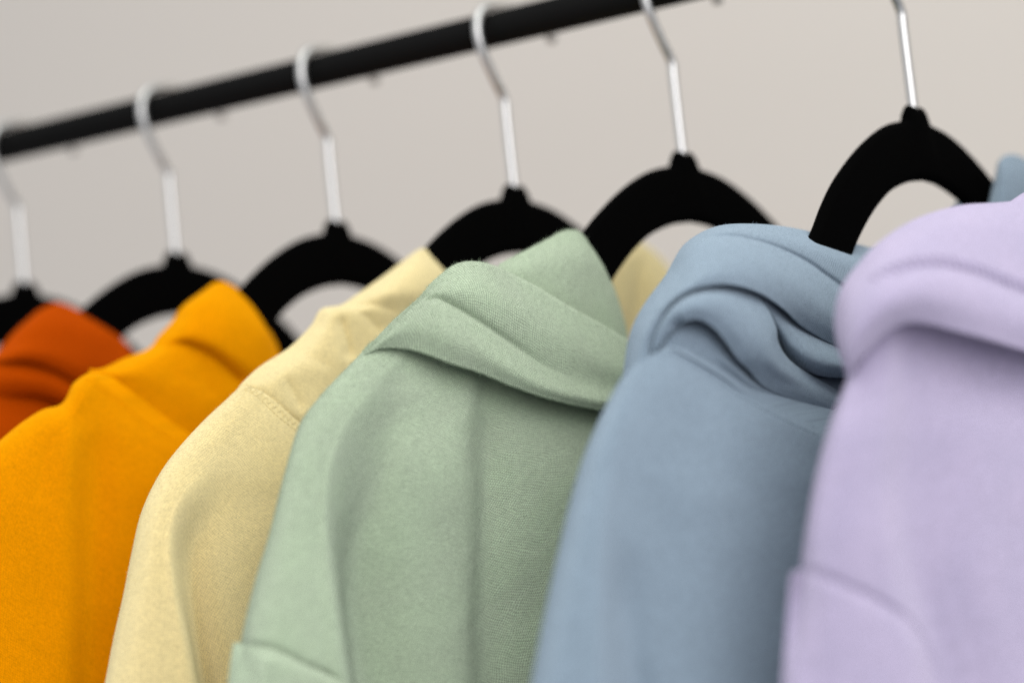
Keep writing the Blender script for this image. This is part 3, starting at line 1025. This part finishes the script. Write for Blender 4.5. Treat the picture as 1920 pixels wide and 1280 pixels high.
l.sheet('sleeve', [top, mid, bot], offs, 50, 80, curls=[('u0', 3, 3)], thick=2.5, noise=0.4, down=-560,
        folds=[([(1503, 1085), (1500, 1150), (1493, 1310)], 1.2, 7, 7, 0.1, 0.01)])
l.finish()

# ================================================================== pale yellow hoodie
y = Garment('yellow', Plane(3), M_YELLOW, 'pale yellow hoodie with stitched neck seam, left of the green one', -150)
rows = [
    [(452, 722), (475, 730), (500, 742), (520, 755), (545, 780), (600, 820), (680, 870), (780, 920)],
    [(425, 748), (450, 760), (478, 775), (500, 790), (530, 812), (590, 850), (670, 890), (770, 930)],
    [(380, 790), (410, 805), (440, 820), (470, 835), (510, 855), (580, 880), (660, 910), (740, 940)],
    [(330, 845), (365, 862), (400, 875), (430, 885), (490, 900), (570, 915), (640, 930), (720, 960)],
    [(295, 895), (325, 912), (355, 925), (402, 934), (460, 940), (550, 950), (620, 965), (700, 985)],
    [(265, 960), (295, 970), (328, 980), (370, 986), (430, 990), (530, 1000), (600, 1010), (680, 1020)],
    [(248, 1030), (280, 1035), (324, 1040), (352, 1042), (410, 1045), (510, 1050), (580, 1055), (660, 1060)],
    [(230, 1120), (270, 1120), (335, 1125), (356, 1125), (410, 1125), (500, 1130), (560, 1130), (640, 1130)],
    [(212, 1200), (260, 1200), (353, 1205), (366, 1205), (420, 1205), (490, 1210), (550, 1210), (630, 1210)],
    [(193, 1300), (248, 1300), (371, 1300), (383, 1300), (430, 1300), (490, 1300), (550, 1300), (630, 1300)],
]
offs = [
    [4, 9, 11, 12, 13, 14, 15, 16],
    [3, 11, 14, 15, 16, 17, 18, 18],
    [2, 13, 16, 17, 18, 19, 19, 19],
    [2, 15, 18, 18, 19, 20, 20, 20],
    [2, 16, 20, 16.5, 18, 20, 20, 20],
    [2, 18, 22, 14, 17, 20, 20, 20],
    [2, 20, 25, 11, 16.5, 19.5, 20, 20],
    [2, 22, 28, 9, 16, 19, 20, 20],
    [2, 24, 30, 8, 16, 19, 20, 20],
    [2, 25, 31, 8, 16, 19, 20, 20],
]
y.body(rows, offs, noise=0.6)
z3 = lambda p: Zm(p, 420, 440, 3.2)
rows = [
    [(768, 480), (780, 472), (792, 468), (804, 472), (815, 482), (828, 497), (845, 520)],
    [(722, 516), (745, 510), (770, 505), (795, 505), (820, 512), (845, 530), (870, 560)],
    [(672, 552), (700, 550), (735, 545), (770, 545), (800, 552), (835, 570), (870, 600)],
    [(642, 572), (665, 574), (700, 572), (735, 575), (765, 590), (800, 610), (850, 650)],
    [(605, 580), (628, 582), (655, 590), (690, 600), (730, 618), (780, 645), (840, 690)],
    [(585, 612), (612, 620), (645, 632), (672, 650), (710, 665), (770, 700), (830, 740)],
    [(545, 652), (580, 662), (620, 675), (655, 690), (700, 710), (760, 745), (820, 785)],
    [(490, 688), (530, 705), (575, 720), (620, 740), (670, 765), (740, 800), (800, 840)],
    [(456, 719), (492, 730), (532, 758), (572, 788), (620, 822), (700, 858), (780, 890)],
    [(448, 731), (475, 738), (510, 758), (545, 785), (585, 815), (660, 860), (760, 910)],
]
offs = [
    [0, 1, 2, 2, 1, 0, -4],
    [0, 8, 12, 12, 9, 5, -2],
    [0, 11, 17, 18, 16, 12, 6],
    [0, 9, 14.5, 16, 15, 13, 9],
    [0, 9.5, 13.5, 14, 14, 13.5, 10],
    [0, 11, 14, 13.5, 14.5, 15, 12],
    [0, 11, 15, 15, 15.5, 16, 14],
    [2, 12, 14, 15, 16, 17, 16],
    [4, 10, 13, 14.5, 15.5, 16.5, 17],
    [1, 4, 7, 8, 9, 10, 12],
]
y.sheet('hood', rows, offs, 150, 130, thick=3, noise=0.5, smooth=2, curls=[('u0', 3, 4), ('v0', 3, 5)],
        folds=[(z3([(690, 470), (720, 560), (742, 650), (760, 770)]), -2.2, 14, 9, 0.25, 0.25),
               (z3([(770, 430), (840, 480), (900, 540), (960, 600)]), -1.1, 9, 12, 0.15, 0.2),
               (z3([(400, 690), (500, 728), (600, 770), (680, 830)]), -0.9, 10, 16, 0.3, 0.3),
               (z3([(350, 820), (410, 930), (450, 1010), (490, 1070)]), -1.4, 13, 11, 0.3, 0.3),
               (z3([(700, 425), (800, 428), (900, 425), (980, 445), (1060, 480)]), -1.0, 7, 11, 0.2, 0.2)])
# far side of the hood, seen through the next hanger
rows = [[(1080, 478), (1115, 452), (1160, 442), (1200, 456), (1240, 487), (1275, 535)],
        [(1085, 505), (1120, 492), (1160, 486), (1200, 494), (1242, 520), (1282, 560)],
        [(1090, 560), (1125, 552), (1165, 548), (1205, 552), (1248, 570), (1292, 600)],
        [(1095, 640), (1130, 636), (1170, 634), (1212, 636), (1255, 645), (1305, 660)],
        [(1100, 740), (1140, 740), (1180, 740), (1220, 740), (1265, 740), (1320, 740)]]
y.sheet('hood', rows, [[0, 2, 3, 2, 0, -3], [4, 9, 10, 8, 5, 0], [7, 12, 13, 10, 9, 3], [8, 13, 14, 11, 10, 4], [8, 13, 14, 11, 10, 4]],
        60, 60, curls=[('u0', 3, 5), ('v1', 3, 5)], thick=3, down=-230,
        folds=[([(1205, 470), (1196, 540), (1188, 640)], -2.5, 9, 12, 0.2, 0.01)])
y.finish()

# ================================================================== amber orange hoodie
r = Garment('orange', Plane(2), M_ORANGE, 'bright amber orange hoodie with peaked hood, left of the yellow one', -130)
rows = [
    [(168, 697), (172, 700), (178, 705), (185, 712), (205, 728), (255, 770), (320, 815), (470, 900)],
    [(138, 718), (143, 722), (150, 730), (162, 742), (190, 765), (245, 800), (310, 835), (460, 910)],
    [(116, 756), (124, 762), (136, 773), (142, 785), (190, 800), (240, 830), (310, 860), (450, 930)],
    [(75, 770), (92, 785), (116, 808), (137, 822), (180, 833), (235, 860), (310, 890), (440, 950)],
    [(20, 808), (45, 825), (90, 855), (134, 868), (175, 874), (230, 900), (310, 930), (430, 980)],
    [(-30, 860), (0, 875), (70, 920), (131, 938), (172, 941), (230, 960), (300, 985), (410, 1020)],
    [(-80, 960), (-40, 970), (50, 1010), (128, 1018), (169, 1020), (225, 1035), (290, 1055), (390, 1080)],
    [(-110, 1100), (-60, 1105), (40, 1120), (127, 1125), (167, 1125), (220, 1130), (280, 1140), (370, 1150)],
    [(-130, 1300), (-70, 1300), (30, 1300), (124, 1300), (164, 1300), (215, 1300), (270, 1300), (360, 1300)],
]
offs = [
    [4, 7, 9, 11, 12, 14, 15, 16],
    [3, 8, 12, 15, 14, 16, 17, 18],
    [2, 8, 14, 17, 15, 17, 18, 19],
    [2, 10, 17, 20, 14.5, 17, 19, 20],
    [2, 12, 19, 21.5, 14, 17, 20, 20],
    [2, 13, 21, 22, 14, 17, 20, 21],
    [2, 14, 22, 22.5, 14.5, 17.5, 20, 21],
    [2, 15, 23, 22.5, 15, 17.5, 20, 21],
    [2, 15, 23, 22.5, 15, 17.5, 20, 21],
]
r.body(rows, offs, brink=3, noise=0.7, folds=[([(118, 790), (95, 830), (80, 880), (70, 960)], -1.2, 18, 18, 0.35, 0.4)])
rows = [
    [(388, 540), (398, 533), (411, 530), (424, 532), (440, 540), (460, 555), (480, 575)],
    [(345, 573), (365, 566), (395, 562), (425, 565), (455, 575), (482, 592), (505, 620)],
    [(325, 602), (350, 598), (385, 597), (425, 602), (460, 614), (495, 635), (522, 658)],
    [(300, 630), (325, 632), (360, 632), (400, 645), (440, 665), (480, 690), (530, 720)],
    [(281, 653), (310, 652), (345, 650), (385, 665), (420, 690), (460, 720), (520, 760)],
    [(235, 672), (270, 675), (310, 680), (355, 695), (400, 720), (450, 755), (510, 800)],
    [(195, 691), (230, 700), (270, 710), (320, 730), (370, 760), (430, 800), (490, 840)],
    [(168, 694), (190, 715), (225, 742), (260, 772), (295, 803), (350, 840), (430, 890)],
]
offs = [
    [0, 1, 2, 2, 1, 0, -4],
    [0, 9, 13, 14, 12, 8, 0],
    [0, 12, 18, 20, 18, 14, 4],
    [0, 11, 18, 21, 20, 17, 12],
    [0, 9, 13, 15, 15, 14, 12],
    [1, 10, 14, 15.5, 16, 16, 14],
    [4, 11, 13.5, 15, 16, 16.5, 17],
    [2, 5, 8, 10, 11, 12, 12],
]
z4 = lambda p: Zm(p, 0, 520, 3.43)
r.sheet('hood', rows, offs, 130, 110, thick=3, noise=0.5, curls=[('u0', 3, 4), ('v0', 3, 5), ('v1', 3, 5)],
        folds=[(z4([(1060, 420), (1180, 424), (1290, 462), (1390, 520), (1480, 605), (1570, 690)]), -3.0, 6, 10, 0.3, 0.05),
               (z4([(1140, 480), (1120, 580), (1150, 700)]), -0.6, 16, 16, 0.3, 0.3),
               (z4([(1250, 560), (1320, 660), (1390, 780)]), -0.7, 14, 16, 0.3, 0.3)])
r.finish()

# ================================================================== rust hoodie
u = Garment('rust', Plane(1), M_RUST, 'rust orange hoodie at the left edge, farthest from the camera', -90)
rows = [
    [(-80, 720), (-40, 722), (10, 724), (60, 732), (110, 752), (200, 790), (300, 830)],
    [(-110, 760), (-60, 765), (0, 770), (60, 780), (120, 800), (200, 830), (300, 870)],
    [(-150, 830), (-90, 840), (-20, 850), (50, 860), (120, 870), (200, 890), (290, 920)],
    [(-200, 960), (-130, 970), (-50, 975), (30, 980), (110, 985), (190, 990), (270, 1000)],
    [(-230, 1120), (-160, 1120), (-70, 1120), (20, 1120), (100, 1120), (180, 1120), (250, 1120)],
    [(-250, 1300), (-180, 1300), (-80, 1300), (10, 1300), (90, 1300), (170, 1300), (240, 1300)],
]
offs = [[2, 6, 8, 8, 8, 10, 12], [2, 10, 12, 13, 13, 14, 15], [2, 14, 17, 17, 18, 18, 18], [2, 16, 20, 19, 20, 20, 20],
        [2, 17, 21, 20, 20, 20, 20], [2, 17, 21, 20, 20, 20, 20]]
u.body(rows, offs, noise=0.7, nu=90, nv=100)
rows = [
    [(70, 584), (88, 575), (108, 570), (130, 575), (160, 588), (200, 605)],
    [(30, 620), (60, 608), (100, 602), (140, 608), (185, 622), (226, 632)],
    [(0, 655), (40, 642), (85, 638), (130, 645), (180, 658), (245, 660)],
    [(-20, 672), (25, 660), (72, 662), (118, 674), (165, 692), (260, 690)],
    [(-35, 682), (15, 674), (62, 676), (108, 692), (150, 716), (240, 760)],
]
u.sheet('hood', rows, [[0, 1, 2, 2, 1, -3], [0, 9, 13, 13, 10, 2], [0, 13, 18, 18, 15, 5], [2, 16, 21, 21, 18, 9], [2, 15, 19, 19, 16, 10]], 70, 80,
        curls=[('u0', 3, 4), ('v0', 3, 5), ('u1', 4, 7, 160, 8), ('v1', 3, 5)], thick=3)
rows = [
    [(-50, 668), (20, 662), (70, 666), (118, 684), (156, 712), (190, 740)],
    [(-55, 700), (18, 694), (72, 698), (116, 714), (150, 738), (180, 762)],
    [(-60, 722), (20, 716), (72, 718), (113, 733), (143, 753), (172, 776)],
    [(-60, 744), (25, 737), (72, 737), (110, 750), (138, 768), (165, 790)],
]
u.sheet('hood', rows, [[2, 6, 7, 7, 6, 5], [5, 14, 16, 16, 14, 12], [6, 16, 18, 18, 16, 13], [5, 13, 15, 15, 13, 11]], 50, 70,
        curls=[('u0', 3, 4), ('u1', 4, 7, 160, 8)], thick=3)
u.finish()

# ------------------------------------------------------------------ seams and stitches
y.stitches(z3([(150, 905), (210, 925), (280, 975), (350, 1030), (430, 1095), (520, 1160)]), 1.7, 1.4, 0.23)
y.stitches(z3([(135, 935), (190, 965), (250, 1020), (320, 1085), (400, 1150), (490, 1215)]), 1.7, 1.4, 0.23)
y.stitches(z3([(142, 920), (200, 945), (265, 997), (335, 1057), (415, 1122), (505, 1187)]), 1.15, 3.4, 0.2, across=math.pi / 2, zig=0.5)
b.stitches(z1([(262, 775), (322, 764), (400, 806), (488, 858), (588, 921), (678, 991), (778, 1046), (888, 1106), (998, 1158), (1120, 1212)]), 2.2, 1.6, 0.2)
r.stitches(z4([(560, 655), (640, 718), (760, 790), (850, 872), (960, 955), (1100, 1040)]), 2.0, 1.5, 0.16)
l.stitches([(1640, 520), (1700, 494), (1760, 487), (1830, 500), (1915, 532), (2050, 575)], 3.2, 3.4, 0.85, across=math.pi / 2)
l.stitches([(1520, 1066), (1592, 1090), (1645, 1113), (1696, 1146), (1730, 1188), (1752, 1236)], 2.6, 1.8, 0.3)

# ------------------------------------------------------------------ nap, fibre ends and lint
g.fuzz('hood', 16000, 0.4, 1.5, (660, 420, 1220, 800))
g.fuzz('torso', 14000, 0.3, 1.1, (430, 620, 1150, 1290))
b.fuzz('hood', 9000, 0.3, 1.0, (1160, 410, 1660, 840))
b.fuzz('torso', 6000, 0.3, 0.9, (980, 640, 1600, 1290))
y.fuzz('torso', 6000, 0.3, 0.9, (190, 700, 620, 1290))
g.pills('hood', [(700, 655), (765, 655), (860, 682), (960, 722), (1060, 752), (1120, 764)], 22, 0.12, 0.26, 3)
g.pills('hood', [(860, 497), (915, 500), (990, 534), (1061, 576), (1165, 636)], 20, 0.12, 0.24, 4)
g.pills('hood', [(760, 600), (850, 560), (950, 600), (1080, 680)], 22, 0.10, 0.20, 30)
